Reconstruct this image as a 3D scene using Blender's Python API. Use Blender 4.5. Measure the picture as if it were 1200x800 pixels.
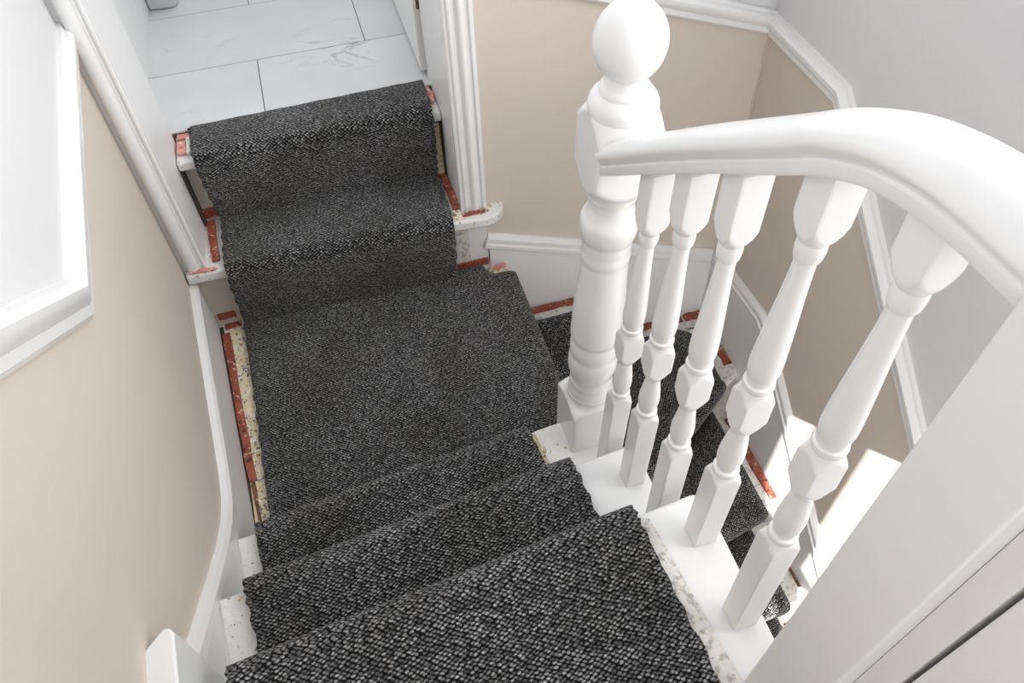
import bpy, bmesh, math, random
from mathutils import Vector, Matrix
random.seed(7)
for o in list(bpy.data.objects): bpy.data.objects.remove(o)
scn = bpy.context.scene
COL = scn.collection

# ------------------------------------------------------------------ camera
RI = Vector((0.959, -0.281, -0.027)); UP = Vector((0.235, 0.742, 0.628)); FW = Vector((0.156, 0.609, -0.778))
FW.normalize(); RI = (RI - FW * RI.dot(FW)).normalized(); UP = RI.cross(FW)
cam_d = bpy.data.cameras.new('camera'); cam = bpy.data.objects.new('camera', cam_d); COL.objects.link(cam)
cam_d.sensor_width = 36.0; cam_d.lens = 36.0 * 903.48 / 1200.0
cam_d.clip_start = 0.02
cam.matrix_world = Matrix(((RI.x, UP.x, -FW.x, 0.4248), (RI.y, UP.y, -FW.y, -1.5237), (RI.z, UP.z, -FW.z, 1.5619), (0, 0, 0, 1)))
scn.camera = cam

# ------------------------------------------------------------------ light
w = bpy.data.worlds.new('daylight'); scn.world = w; w.use_nodes = True
bg = w.node_tree.nodes['Background']; bg.inputs[0].default_value = (0.982, 0.99, 1.0, 1); bg.inputs[1].default_value = 1.45
sd = bpy.data.lights.new('sun', 'SUN'); sd.energy = 15.0; sd.angle = math.radians(0.5); sd.color = (1, 0.99, 0.97)
so = bpy.data.objects.new('sun', sd); COL.objects.link(so)
so.rotation_euler = Vector((1, 2.3, -2.04)).to_track_quat('-Z', 'Y').to_euler(); so.location = (-2, -6, 4)
ad = bpy.data.lights.new('side_fill_light', 'AREA'); ad.shape = 'RECTANGLE'; ad.size = 1.3; ad.size_y = 1.5; ad.energy = 40  # added fill lamp, brightens the left wall from the right
ad.color = (1, 0.985, 0.96)
ao = bpy.data.objects.new('side_fill_light', ad); COL.objects.link(ao)
ao.location = (3.0, -2.0, 2.2); ao.rotation_euler = (Vector((0.0, -0.5, 0.5)) - ao.location).to_track_quat('-Z', 'Y').to_euler()
hd = bpy.data.lights.new('lower_fill_light', 'AREA'); hd.shape = 'RECTANGLE'; hd.size = 0.55; hd.size_y = 0.9; hd.energy = 5  # added fill lamp, lifts the dim walls around the lower flight
ho = bpy.data.objects.new('lower_fill_light', hd); COL.objects.link(ho)
ho.location = (1.18, -1.95, -0.15); ho.rotation_euler = (Vector((1.25, -0.2, -0.1)) - ho.location).to_track_quat('-Z', 'Y').to_euler()
vs = scn.view_settings
vs.view_transform = 'Standard'; vs.look = 'None'; vs.gamma = 1.0; vs.use_curve_mapping = False; vs.exposure = 0.46

# ------------------------------------------------------------------ materials
def new_mat(name):
    m = bpy.data.materials.new(name); m.use_nodes = True
    nt = m.node_tree; b = nt.nodes['Principled BSDF']
    return m, nt, b
def N(nt, t, **k):
    n = nt.nodes.new(t)
    for a, v in k.items():
        if a in n.inputs: n.inputs[a].default_value = v
        else: setattr(n, a, v)
    return n
def srgb(r, g, b):
    f = lambda c: (c / 255 / 12.92) if c / 255 <= 0.04045 else ((c / 255 + 0.055) / 1.055) ** 2.4
    return (f(r), f(g), f(b), 1)
def ramp(nt, fac, stops):
    r = nt.nodes.new('ShaderNodeValToRGB'); e = r.color_ramp.elements
    while len(e) < len(stops): e.new(0.5)
    for el, (p, c) in zip(e, stops): el.position = p; el.color = c
    nt.links.new(fac, r.inputs[0]); return r
def paint(name, c, rough, bump=0.02, scale=60, var=0.03):
    m, nt, b = new_mat(name)
    tc = N(nt, 'ShaderNodeTexCoord')
    n1 = N(nt, 'ShaderNodeTexNoise', Scale=3.0, Detail=3.0); nt.links.new(tc.outputs['Object'], n1.inputs['Vector'])
    d = tuple(max(0, x * (1 - var)) for x in c[:3]) + (1,)
    r = ramp(nt, n1.outputs['Fac'], [(0.3, d), (0.7, c)])
    nt.links.new(r.outputs[0], b.inputs['Base Color'])
    n2 = N(nt, 'ShaderNodeTexNoise', Scale=float(scale), Detail=2.0); nt.links.new(tc.outputs['Object'], n2.inputs['Vector'])
    bp = N(nt, 'ShaderNodeBump', Strength=bump, Distance=0.01); nt.links.new(n2.outputs['Fac'], bp.inputs['Height'])
    nt.links.new(bp.outputs[0], b.inputs['Normal'])
    b.inputs['Roughness'].default_value = rough
    return m
M = {}
M['gloss'] = paint('white_gloss_paint', srgb(234, 234, 234), 0.22, 0.03, 45)
M['satin'] = paint('white_satin_paint', srgb(232, 232, 232), 0.38, 0.04, 50)
M['beige'] = paint('beige_wall_paint', srgb(212, 201, 190), 0.75, 0.05, 120)
M['grey'] = paint('pale_grey_wall_paint', srgb(217, 217, 218), 0.75, 0.05, 120)
M['bath'] = paint('white_bathroom_paint', srgb(225, 226, 226), 0.6, 0.05, 120)
M['riser'] = paint('bare_cream_riser_paint', srgb(206, 198, 184), 0.6, 0.15, 40, 0.12)
M['dark'] = paint('dark_gap_fill', srgb(70, 60, 50), 0.9, 0.2, 40, 0.3)  # flat dark colour standing in for shade inside gaps
M['steel'] = paint('brushed_bronze_metal', srgb(120, 112, 104), 0.35); M['steel'].node_tree.nodes['Principled BSDF'].inputs['Metallic'].default_value = 0.8
M['grout'] = paint('dark_grey_grout', srgb(95, 95, 95), 0.9)

def carpet():
    m, nt, b = new_mat('charcoal_loop_carpet')
    uv = N(nt, 'ShaderNodeUVMap')
    dn = N(nt, 'ShaderNodeTexNoise', Scale=130.0, Detail=2.0); nt.links.new(uv.outputs[0], dn.inputs['Vector'])
    sub = N(nt, 'ShaderNodeVectorMath', operation='SUBTRACT'); sub.inputs[1].default_value = (0.5, 0.5, 0.5); nt.links.new(dn.outputs['Color'], sub.inputs[0])
    scl = N(nt, 'ShaderNodeVectorMath', operation='SCALE'); scl.inputs['Scale'].default_value = 0.0042; nt.links.new(sub.outputs[0], scl.inputs[0])
    add = N(nt, 'ShaderNodeVectorMath', operation='ADD'); nt.links.new(uv.outputs[0], add.inputs[0]); nt.links.new(scl.outputs[0], add.inputs[1])
    mp = N(nt, 'ShaderNodeMapping'); mp.inputs['Rotation'].default_value = (0, 0, math.radians(38)); mp.inputs['Scale'].default_value = (1, 1, 1); nt.links.new(add.outputs[0], mp.inputs['Vector'])
    # loops: irregular elongated nubs in slanting rows
    mp.inputs['Scale'].default_value = (1.0, 1.6, 1.0)
    vo = N(nt, 'ShaderNodeTexVoronoi', Scale=142.0, Randomness=0.34); vo.voronoi_dimensions = '2D'; nt.links.new(mp.outputs[0], vo.inputs['Vector'])
    sep = N(nt, 'ShaderNodeSeparateColor'); nt.links.new(vo.outputs['Color'], sep.inputs[0])
    fine = N(nt, 'ShaderNodeTexNoise', Scale=420.0, Detail=2.0); nt.links.new(uv.outputs[0], fine.inputs['Vector'])
    big = N(nt, 'ShaderNodeTexNoise', Scale=5.0, Detail=3.0); nt.links.new(uv.outputs[0], big.inputs['Vector'])
    # colour: per-loop grey x fibre noise x wear
    c1 = ramp(nt, sep.outputs[0], [(0.0, srgb(84, 84, 85)), (0.5, srgb(126, 126, 127)), (1.0, srgb(182, 182, 182))])
    gap = ramp(nt, vo.outputs['Distance'], [(0.20, (0, 0, 0, 1)), (0.50, (1, 1, 1, 1))])
    mx = N(nt, 'ShaderNodeMix', data_type='RGBA', blend_type='MIX'); nt.links.new(gap.outputs[0], mx.inputs['Factor'])
    nt.links.new(c1.outputs[0], mx.inputs['A']); mx.inputs['B'].default_value = srgb(13, 13, 14)
    fr = ramp(nt, fine.outputs['Fac'], [(0.3, (0.25, 0.25, 0.25, 1)), (0.7, (1.5, 1.5, 1.5, 1))])
    m2 = N(nt, 'ShaderNodeMix', data_type='RGBA', blend_type='MULTIPLY'); m2.inputs['Factor'].default_value = 0.8
    nt.links.new(mx.outputs['Result'], m2.inputs['A']); nt.links.new(fr.outputs[0], m2.inputs['B'])
    wr = ramp(nt, big.outputs['Fac'], [(0.35, (0.72, 0.71, 0.69, 1)), (0.62, (1.05, 1.05, 1.05, 1))])
    m3 = N(nt, 'ShaderNodeMix', data_type='RGBA', blend_type='MULTIPLY'); m3.inputs['Factor'].default_value = 1.0
    nt.links.new(m2.outputs['Result'], m3.inputs['A']); nt.links.new(wr.outputs[0], m3.inputs['B'])
    nt.links.new(m3.outputs['Result'], b.inputs['Base Color'])
    b.inputs['Roughness'].default_value = 0.95; b.inputs['Specular IOR Level'].default_value = 0.15
    b.inputs['Sheen Weight'].default_value = 0.26; b.inputs['Sheen Roughness'].default_value = 0.35
    inv = N(nt, 'ShaderNodeMath', operation='SUBTRACT'); inv.inputs[0].default_value = 1.0; nt.links.new(gap.outputs[0], inv.inputs[1])
    ad_ = N(nt, 'ShaderNodeMath', operation='MULTIPLY_ADD'); ad_.inputs[1].default_value = 0.5; nt.links.new(fine.outputs['Fac'], ad_.inputs[0]); nt.links.new(inv.outputs[0], ad_.inputs[2])
    bp = N(nt, 'ShaderNodeBump', Strength=0.8, Distance=0.003); nt.links.new(ad_.outputs[0], bp.inputs['Height'])
    nt.links.new(bp.outputs[0], b.inputs['Normal'])
    return m
M['carpet'] = carpet()

def flecked(name, base, flecks, scale, thr, rough=0.85, base2=None, soft=0.03):
    m, nt, b = new_mat(name)
    tc = N(nt, 'ShaderNodeTexCoord')
    no = N(nt, 'ShaderNodeTexNoise', Scale=18.0, Detail=4.0); nt.links.new(tc.outputs['Object'], no.inputs['Vector'])
    cur = ramp(nt, no.outputs['Fac'], [(0.35, base), (0.65, base2 or base)]).outputs[0]
    for i, (fc, sc) in enumerate(zip(flecks, scale)):
        mp = N(nt, 'ShaderNodeMapping'); mp.inputs['Location'].default_value = (i * 3.1, i * 1.7, i * 2.3); nt.links.new(tc.outputs['Object'], mp.inputs['Vector'])
        v = N(nt, 'ShaderNodeTexNoise', Scale=float(sc), Detail=2.0, Roughness=0.6); nt.links.new(mp.outputs[0], v.inputs['Vector'])
        st = ramp(nt, v.outputs['Fac'], [(thr[i], (0, 0, 0, 1)), (thr[i] + soft, (1, 1, 1, 1))])
        x = N(nt, 'ShaderNodeMix', data_type='RGBA'); nt.links.new(st.outputs[0], x.inputs['Factor']); nt.links.new(cur, x.inputs['A']); x.inputs['B'].default_value = fc
        cur = x.outputs['Result']
    nt.links.new(cur, b.inputs['Base Color']); b.inputs['Roughness'].default_value = rough
    n2 = N(nt, 'ShaderNodeTexNoise', Scale=120.0, Detail=3.0); nt.links.new(tc.outputs['Object'], n2.inputs['Vector'])
    bp = N(nt, 'ShaderNodeBump', Strength=0.5, Distance=0.004); nt.links.new(n2.outputs['Fac'], bp.inputs['Height']); nt.links.new(bp.outputs[0], b.inputs['Normal'])
    return m
M['red'] = flecked('flaking_red_paint', srgb(134, 58, 42), [srgb(206, 170, 152), srgb(62, 38, 30)], [95, 55], [0.63, 0.60], 0.55, srgb(162, 84, 62))
M['pink'] = flecked('faded_pink_wood', srgb(214, 138, 128), [srgb(235, 205, 195), srgb(120, 70, 55)], [90, 70], [0.62, 0.68], 0.7, srgb(222, 158, 146))
M['brown'] = flecked('bare_brown_wood', srgb(120, 82, 52), [srgb(70, 48, 32), srgb(190, 170, 140)], [70, 60], [0.6, 0.66], 0.7)
M['underlay'] = flecked('crumb_underlay_residue', srgb(216, 199, 160), [srgb(128, 138, 150), srgb(90, 80, 66), srgb(236, 230, 220)], [80, 110, 60], [0.60, 0.62, 0.60], 0.9, srgb(226, 214, 186))
M['residue'] = flecked('chalky_adhesive_residue', srgb(214, 210, 204), [srgb(176, 172, 166), srgb(206, 190, 160), srgb(130, 126, 120)], [75, 55, 150], [0.52, 0.60, 0.64], 0.85, srgb(226, 223, 218), 0.12)
M['chipped'] = flecked('chipped_white_paint', srgb(226, 224, 220), [srgb(198, 176, 130), srgb(120, 112, 100)], [42, 85], [0.66, 0.66], 0.6, srgb(232, 231, 229))
M['fibre'] = paint('frayed_carpet_fibre', srgb(40, 40, 42), 0.95)

def marble():
    m, nt, b = new_mat('white_marble_effect_tile')
    tc = N(nt, 'ShaderNodeTexCoord'); oi = N(nt, 'ShaderNodeObjectInfo')
    off = N(nt, 'ShaderNodeVectorMath', operation='SCALE'); off.inputs['Scale'].default_value = 7.0
    cmb = N(nt, 'ShaderNodeCombineXYZ'); nt.links.new(oi.outputs['Random'], cmb.inputs[0]); nt.links.new(oi.outputs['Random'], cmb.inputs[1]); nt.links.new(cmb.outputs[0], off.inputs[0])
    add = N(nt, 'ShaderNodeVectorMath', operation='ADD'); nt.links.new(tc.outputs['Object'], add.inputs[0]); nt.links.new(off.outputs[0], add.inputs[1])
    mp = N(nt, 'ShaderNodeMapping'); mp.inputs['Scale'].default_value = (1.0, 3.2, 1.0); mp.inputs['Rotation'].default_value = (0, 0, 0.25); nt.links.new(add.outputs[0], mp.inputs['Vector'])
    n1 = N(nt, 'ShaderNodeTexNoise', Scale=2.6, Detail=7.0, Roughness=0.6, Distortion=0.6); nt.links.new(mp.outputs[0], n1.inputs['Vector'])
    v = ramp(nt, n1.outputs['Fac'], [(0.482, (0, 0, 0, 1)), (0.5, (1, 1, 1, 1)), (0.518, (0, 0, 0, 1))])
    n2 = N(nt, 'ShaderNodeTexNoise', Scale=3.0, Detail=3.0); nt.links.new(add.outputs[0], n2.inputs['Vector'])
    gate = ramp(nt, n2.outputs['Fac'], [(0.5, (0, 0, 0, 1)), (0.68, (0.6, 0.6, 0.6, 1))])
    mu = N(nt, 'ShaderNodeMath', operation='MULTIPLY'); nt.links.new(v.outputs[0], mu.inputs[0]); nt.links.new(gate.outputs[0], mu.inputs[1])
    base = ramp(nt, n2.outputs['Fac'], [(0.3, srgb(196, 197, 199)), (0.7, srgb(210, 211, 212))])
    x = N(nt, 'ShaderNodeMix', data_type='RGBA'); nt.links.new(mu.outputs[0], x.inputs['Factor']); nt.links.new(base.outputs[0], x.inputs['A']); x.inputs['B'].default_value = srgb(104, 106, 110)
    nt.links.new(x.outputs['Result'], b.inputs['Base Color']); b.inputs['Roughness'].default_value = 0.28
    return m
M['marble'] = marble()

def pane_mat():
    m, nt, b = new_mat('clear_window_pane')
    out = nt.nodes['Material Output']; nt.nodes.remove(b)
    t = N(nt, 'ShaderNodeBsdfTransparent'); g = N(nt, 'ShaderNodeBsdfGlossy', Roughness=0.02); mx = N(nt, 'ShaderNodeMixShader'); mx.inputs[0].default_value = 0.06
    nt.links.new(t.outputs[0], mx.inputs[1]); nt.links.new(g.outputs[0], mx.inputs[2]); nt.links.new(mx.outputs[0], out.inputs['Surface'])
    return m
M['pane'] = pane_mat()

# ------------------------------------------------------------------ helpers
def mk(name, verts, faces, mat, parent=None, smooth=False, uvs=None, bevel=0.0, seg=2, mats=None, fm=None):
    me = bpy.data.meshes.new(name); me.from_pydata([tuple(v) for v in verts], [], faces)
    bm = bmesh.new(); bm.from_mesh(me)
    if uvs is not None:
        lay = bm.loops.layers.uv.new('UVMap')
        for f in bm.faces:
            for l in f.loops: l[lay].uv = uvs[l.vert.index]
    if fm is not None:
        bm.faces.ensure_lookup_table()
        for f, i in zip(bm.faces, fm): f.material_index = i
    bmesh.ops.recalc_face_normals(bm, faces=bm.faces)
    bm.to_mesh(me); bm.free()
    for x in (mats or [mat]): me.materials.append(M[x])
    o = bpy.data.objects.new(name, me); COL.objects.link(o)
    if smooth:
        for p in me.polygons: p.use_smooth = True
    if bevel:
        b = o.modifiers.new('bevel', 'BEVEL'); b.width = bevel; b.segments = seg; b.limit_method = 'ANGLE'; b.angle_limit = math.radians(40); b.harden_normals = False
        for p in me.polygons: p.use_smooth = True
        ws = o.modifiers.new('wn', 'WEIGHTED_NORMAL'); ws.keep_sharp = True
    if parent is not None: o.parent = parent
    return o
def tag(o, label, cat=None, group=None, kind=None):
    o['label'] = label
    if cat: o['category'] = cat
    if group: o['group'] = group
    if kind: o['kind'] = kind
    return o
def struct(o, label=None):
    o['kind'] = 'structure'
    if label: o['label'] = label
    return o
def empty(name, loc=(0, 0, 0)):
    o = bpy.data.objects.new(name, None); COL.objects.link(o); o.location = loc; o.empty_display_size = 0.05
    return o
def prism(name, poly, z0, z1, mat, parent=None, bevel=0.0, seg=2):
    n = len(poly); v = [(x, y, z0) for x, y in poly] + [(x, y, z1) for x, y in poly]
    f = [tuple(range(n)), tuple(range(n, 2 * n))] + [(i, (i + 1) % n, n + (i + 1) % n, n + i) for i in range(n)]
    return mk(name, v, f, mat, parent, bevel=bevel, seg=seg)
def box(name, x0, x1, y0, y1, z0, z1, mat, parent=None, bevel=0.0, seg=2):
    return prism(name, [(x0, y0), (x1, y0), (x1, y1), (x0, y1)], z0, z1, mat, parent, bevel, seg)
def slab(name, pts, ext, mat, parent=None, bevel=0.0):
    """planar polygon pts (3D) extruded along vector ext"""
    n = len(pts); e = Vector(ext); v = [Vector(p) for p in pts] + [Vector(p) + e for p in pts]
    f = [tuple(range(n)), tuple(range(n, 2 * n))] + [(i, (i + 1) % n, n + (i + 1) % n, n + i) for i in range(n)]
    return mk(name, v, f, mat, parent, bevel=bevel)
def mould(name, path, prof, org, sdir, nrm, mat, parent=None):
    """mitred moulding on a vertical wall: path of (s, z), profile of (out, up) points"""
    S = Vector(sdir); Nn = Vector(nrm); O_ = Vector(org); Z = Vector((0, 0, 1)); k = len(prof); vv = []
    P2 = [Vector(p) for p in path]
    for i, p in enumerate(P2):
        d0 = (p - P2[i - 1]).normalized() if i else None
        d1 = (P2[i + 1] - p).normalized() if i < len(P2) - 1 else None
        if d0 is None: d0 = d1
        if d1 is None: d1 = d0
        n0 = Vector((-d0.y, d0.x)); n1 = Vector((-d1.y, d1.x)); m = (n0 + n1).normalized(); m = m / max(0.3, m.dot(n0))
        if abs(d0.x) > 1e-6 and d0.x < 0: m = -m
        for a, b in prof:
            q = p + m * b; vv.append(O_ + S * q.x + Z * q.y + Nn * a)
    f = []
    for i in range(len(P2) - 1):
        for j in range(k):
            j2 = (j + 1) % k; f.append((i * k + j, i * k + j2, (i + 1) * k + j2, (i + 1) * k + j))
    f.append(tuple(range(k))); f.append(tuple(range((len(P2) - 1) * k, len(P2) * k)))
    o = mk(name, vv, f, mat, parent, smooth=True); o.data.set_sharp_from_angle(angle=math.radians(28)); return o
def grid_sheet(name, rows, th, mat, parent=None, uvscale=1.0):
    """carpet sheet: rows is a list of rows of 3D points (same count); thickness th downwards along normal; edges closed"""
    R = len(rows); Cn = len(rows[0]); pts = [[Vector(p) for p in r] for r in rows]
    # normals
    nr = [[None] * Cn for _ in range(R)]
    for i in range(R):
        for j in range(Cn):
            a = pts[min(i + 1, R - 1)][j] - pts[max(i - 1, 0)][j]; b = pts[i][min(j + 1, Cn - 1)] - pts[i][max(j - 1, 0)]
            n = b.cross(a); n = n.normalized() if n.length > 1e-9 else Vector((0, 0, 1)); nr[i][j] = n
    v = []; uv = []
    vlen = 0
    for i in range(R):
        if i: vlen += (pts[i][Cn // 2] - pts[i - 1][Cn // 2]).length
        ul = 0
        for j in range(Cn):
            if j: ul += (pts[i][j] - pts[i][j - 1]).length
            v.append(pts[i][j]); uv.append((ul + pts[0][0].x, vlen))
    n0 = len(v)
    for i in range(R):
        for j in range(Cn): v.append(pts[i][j] - nr[i][j] * th); uv.append(uv[i * Cn + j])
    f = []
    for i in range(R - 1):
        for j in range(Cn - 1):
            a = i * Cn + j; f.append((a, a + 1, a + Cn + 1, a + Cn)); f.append((n0 + a, n0 + a + Cn, n0 + a + Cn + 1, n0 + a + 1))
    ring = [j for j in range(Cn)] + [i * Cn + Cn - 1 for i in range(1, R)] + [(R - 1) * Cn + j for j in range(Cn - 2, -1, -1)] + [i * Cn for i in range(R - 2, 0, -1)]
    for q in range(len(ring)):
        a, b = ring[q], ring[(q + 1) % len(ring)]; f.append((a, b, n0 + b, n0 + a))
    return mk(name, v, f, mat, parent, smooth=True, uvs=uv)
def smooth_path(pts, n=6):
    """Catmull-Rom through 2D/3D points"""
    P = [Vector(p) for p in pts]; out = []
    for i in range(len(P) - 1):
        p0 = P[max(i - 1, 0)]; p1 = P[i]; p2 = P[i + 1]; p3 = P[min(i + 2, len(P) - 1)]
        for k in range(n):
            t = k / n
            out.append(0.5 * ((2 * p1) + (p2 - p0) * t + (2 * p0 - 5 * p1 + 4 * p2 - p3) * t * t + (3 * p1 - p0 - 3 * p2 + p3) * t ** 3))
    out.append(P[-1]); return out

# ------------------------------------------------------------------ measures
H = 0.2194; HU = 0.1912; G = 0.2031; TH = 0.102
UX = Vector((math.cos(TH), math.sin(TH), 0)); UY = Vector((math.sin(TH), -math.cos(TH), 0)); OO = Vector((0.1013, -0.7491, 0))
def nos(k, x):   # point of nosing line k (1..3) at world x
    q = OO + UY * G * (k - 1); s = (x - q.x) / UX.x; q = q + UX * s; return Vector((x, q.y, HU * k))
def xw(y): return -0.016 - 0.077 * y      # left wall face
LS = Vector((0.077, -1, 0)); LN = Vector((1, 0.077, 0)).normalized()   # left wall: run direction per unit of -y, normal into the stairwell
YB = -0.010; XR = 1.49; TOP = 1.06; LTOP = 4.8

# ------------------------------------------------------------------ walls
def lw(y, z): return Vector((xw(y), y, z))
dadoL = [(0.0, 0.81), (-0.69, 0.79), (-0.946, 0.985), (-1.45, 1.37), (-3.4, 1.37)]
def wall_left():
    v = []; f = []; fm = []; back = -LN * 0.12
    def poly(pts, mi):
        b = len(v); n = len(pts)
        for p in pts: v.append(p)
        for p in pts: v.append(p + back)
        f.append(tuple(range(b, b + n))); fm.append(mi); f.append(tuple(range(b + n, b + 2 * n))); fm.append(1)
        for i in range(n): f.append((b + i, b + (i + 1) % n, b + n + (i + 1) % n, b + n + i)); fm.append(mi)
    poly([lw(y, z) for y, z in dadoL] + [lw(-3.4, -1.9), lw(0, -1.9)], 0)
    poly([lw(y, z) for y, z in dadoL] + [lw(-3.4, 1.50), lw(0, 1.50)], 1)
    poly([lw(0, 1.50), lw(-3.4, 1.50), lw(-3.4, LTOP), lw(0, LTOP)], 1)
    y0, y1, z0, z1 = -3.4, -4.3, 1.10, 2.75  # unseen wall pieces and opening added to steer the sun
    poly([lw(y0, -1.9), lw(y1, -1.9), lw(y1, z0), lw(y0, z0)], 0)
    poly([lw(y0, z1), lw(-6.2, z1), lw(-6.2, LTOP), lw(y0, LTOP)], 1)
    poly([lw(y1, -1.9), lw(-6.2, -1.9), lw(-6.2, z1), lw(y1, z1)], 1)
    o = mk('wall_left', v, f, None, mats=['beige', 'grey'], fm=fm); struct(o, 'beige plaster wall, pale grey above the dado rail')
    W = empty('sun_opening', lw(-3.85, z0)); struct(W, 'unseen white window frame added to let the sun through')
    def bar(ya, yb, za, zb, nm):
        p = [lw(ya, za), lw(yb, za), lw(yb, zb), lw(ya, zb)]; slab(nm, [x - LN * 0.03 - W.location for x in p], -LN * 0.04, 'gloss', W)
    bar(y0, y0 - 0.04, z0, z1, 'frame'); bar(y1 + 0.04, y1, z0, z1, 'frame'); bar(y0, y1, z0, z0 + 0.04, 'frame'); bar(y0, y1, z1 - 0.04, z1, 'frame')
    p = [lw(y0, z0), lw(y1, z0), lw(y1, z1), lw(y0, z1)]; slab('pane', [x - LN * 0.05 - W.location for x in p], -LN * 0.004, 'pane', W)
wall_left()

def zd_back(x): return 0.622 - 0.35 * (x - 1.33)     # lower edge of the dado on the back wall
def split_wall(name, pts_lo, pts_hi, ext, label):
    v = []; f = []; fm = []; e = Vector(ext)
    for pts, mi in ((pts_lo, 0), (pts_hi, 1)):
        b = len(v); n = len(pts); v += [Vector(p) for p in pts] + [Vector(p) + e for p in pts]
        f += [tuple(range(b, b + n)), tuple(range(b + n, b + 2 * n))] + [(b + i, b + (i + 1) % n, b + n + (i + 1) % n, b + n + i) for i in range(n)]
        fm += [mi] * (n + 2)
    return struct(mk(name, v, f, None, mats=['beige', 'grey'], fm=fm), label)
dB = [(0.70, zd_back(0.70) + 0.02), (XR, zd_back(XR) + 0.02)]
split_wall('wall_back', [(x, YB, z) for x, z in dB] + [(XR + .12, YB, dB[1][1]), (XR + .12, YB, -1.9), (0.70, YB, -1.9)],
           [(x, YB, z) for x, z in dB] + [(XR + .12, YB, dB[1][1]), (XR + .12, YB, TOP), (0.70, YB, TOP)], (0, 0.20, 0), 'beige back wall behind the newel, grey above the dado')
dadoR = [(0.0, 0.585), (-0.325, 0.585), (-0.90, 0.10), (-2.6, -1.33)]
split_wall('wall_right', [(XR, y, z) for y, z in dadoR] + [(XR, -2.6, -1.9), (XR, 0, -1.9)], [(XR, y, z) for y, z in dadoR] + [(XR, -2.6, TOP), (XR, 0, TOP)], (0.12, 0, 0), 'beige wall beside the lower flight, grey above the dado')

struct(box('wall_front', -0.2, 0.58, -2.57, -2.45, -1.9, 1.9, 'grey'), 'unseen grey wall added behind the camera to block light')  # out of view, put in and sized to hold back light from behind
struct(box('ceiling', -0.1, 1.62, -2.57, 0.15, 2.50, 2.62, 'grey'), 'unseen pale ceiling added to cut the light from above')  # out of view, put in to tone down overhead light
# dado rails
DP = [(0, -0.028), (0.010, -0.028), (0.016, -0.022), (0.016, -0.010), (0.022, -0.004), (0.026, 0.006), (0.026, 0.013), (0.020, 0.019), (0.012, 0.021), (0.010, 0.028), (0, 0.028)]
pL = [(-y, z) for y, z in dadoL]
pL[0] = (0.012, pL[0][1])
struct(mould('trim_1', [(s, z + 0.02) for s, z in pL], [(a * 0.9, b * 1.1) for a, b in DP], (xw(0), 0, 0), LS, LN, 'gloss'), 'white moulded dado rail on the wall beside the left door casing')
struct(mould('trim_2', [(0.76, zd_back(0.76) + 0.026), (XR, zd_back(XR) + 0.026)], DP, (0, YB, 0), (1, 0, 0), (0, -1, 0), 'gloss'), 'white sloping dado rail on the back wall behind the ball finial')
struct(mould('trim_3', [(-y, z + 0.006) for y, z in dadoR], DP, (XR, 0, 0), (0, -1, 0), (-1, 0, 0), 'gloss'), 'white dado rail descending with the lower flight')
box('corner_bead', XR - 0.004, XR, YB - 0.004, YB, -0.3, 0.56, 'beige', bpy.data.objects['wall_back'], 0.001)

# skirtings / wall strings
def skirting(name, top, bottom, org, sdir, nrm, th, label, cap):
    S = Vector(sdir); Nn = Vector(nrm); O_ = Vector(org)
    root = empty(name, (0, 0, 0)); struct(root, label)
    pts = [O_ + S * s + Vector((0, 0, z - 0.02)) for s, z in top] + [O_ + S * s + Vector((0, 0, z)) for s, z in reversed(bottom)]
    slab('board', pts, Nn * th, 'satin', root)
    mould('cap', top, cap, org, sdir, nrm, 'gloss', root)
    return root
CAP = [(0, -0.045), (0.018, -0.045), (0.021, -0.040), (0.021, -0.030), (0.017, -0.026), (0.017, -0.012), (0.012, -0.004), (0.006, 0.0), (0, 0.0)]
skirting('baseboard_back', [(0.757, 0.122), (1.475, -0.152)], [(0.757, -0.9), (1.475, -0.9)], (0, YB, 0), (1, 0, 0), (0, -1, 0), 0.014, 'white skirting sloping down behind the winder steps', CAP)
topR = [(0.0, -0.165), (0.10, -0.145), (0.315, -0.128), (0.36, -0.148), (0.46, -0.225), (0.644, -0.372), (1.2, -0.82), (2.3, -1.70)]
skirting('baseboard_right', topR, [(s, z - 0.75 if s > 0.4 else -0.9) for s, z in topR], (XR, 0, 0), (0, -1, 0), (-1, 0, 0), 0.014, 'white wall string following the lower flight', CAP)
topL = [(0.02, 0.182), (0.30, 0.180), (0.52, 0.176), (0.60, 0.176), (0.66, 0.186), (0.725, 0.216), (0.80, 0.270), (0.892, 0.347), (1.043, 0.481), (1.16, 0.585)]
CAPL = [(0, -0.030), (0.019, -0.030), (0.019, -0.010), (0.013, -0.002), (0, 0.0)]
skirting('baseboard_left', topL, [(0.02, -0.1), (0.70, -0.1), (1.16, 0.2)], (xw(0), 0, 0), LS, LN, 0.018, 'white wall string curving up from half landing beside the beige wall', CAPL)
# level skirting of the upper landing, blunt chamfered end
sk = [(xw(-1.125) - 0.005, -1.127), (0.090, -1.103), (0.098, -1.104), (0.103, -1.112), (xw(-2.4) + 0.030, -2.4), (xw(-2.4) - 0.005, -2.4)]
struct(prism('baseboard_landing', sk, 0.45, 0.65, 'gloss', None, 0.004), 'blunt white skirting end on the upper landing, beside the top step')

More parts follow.
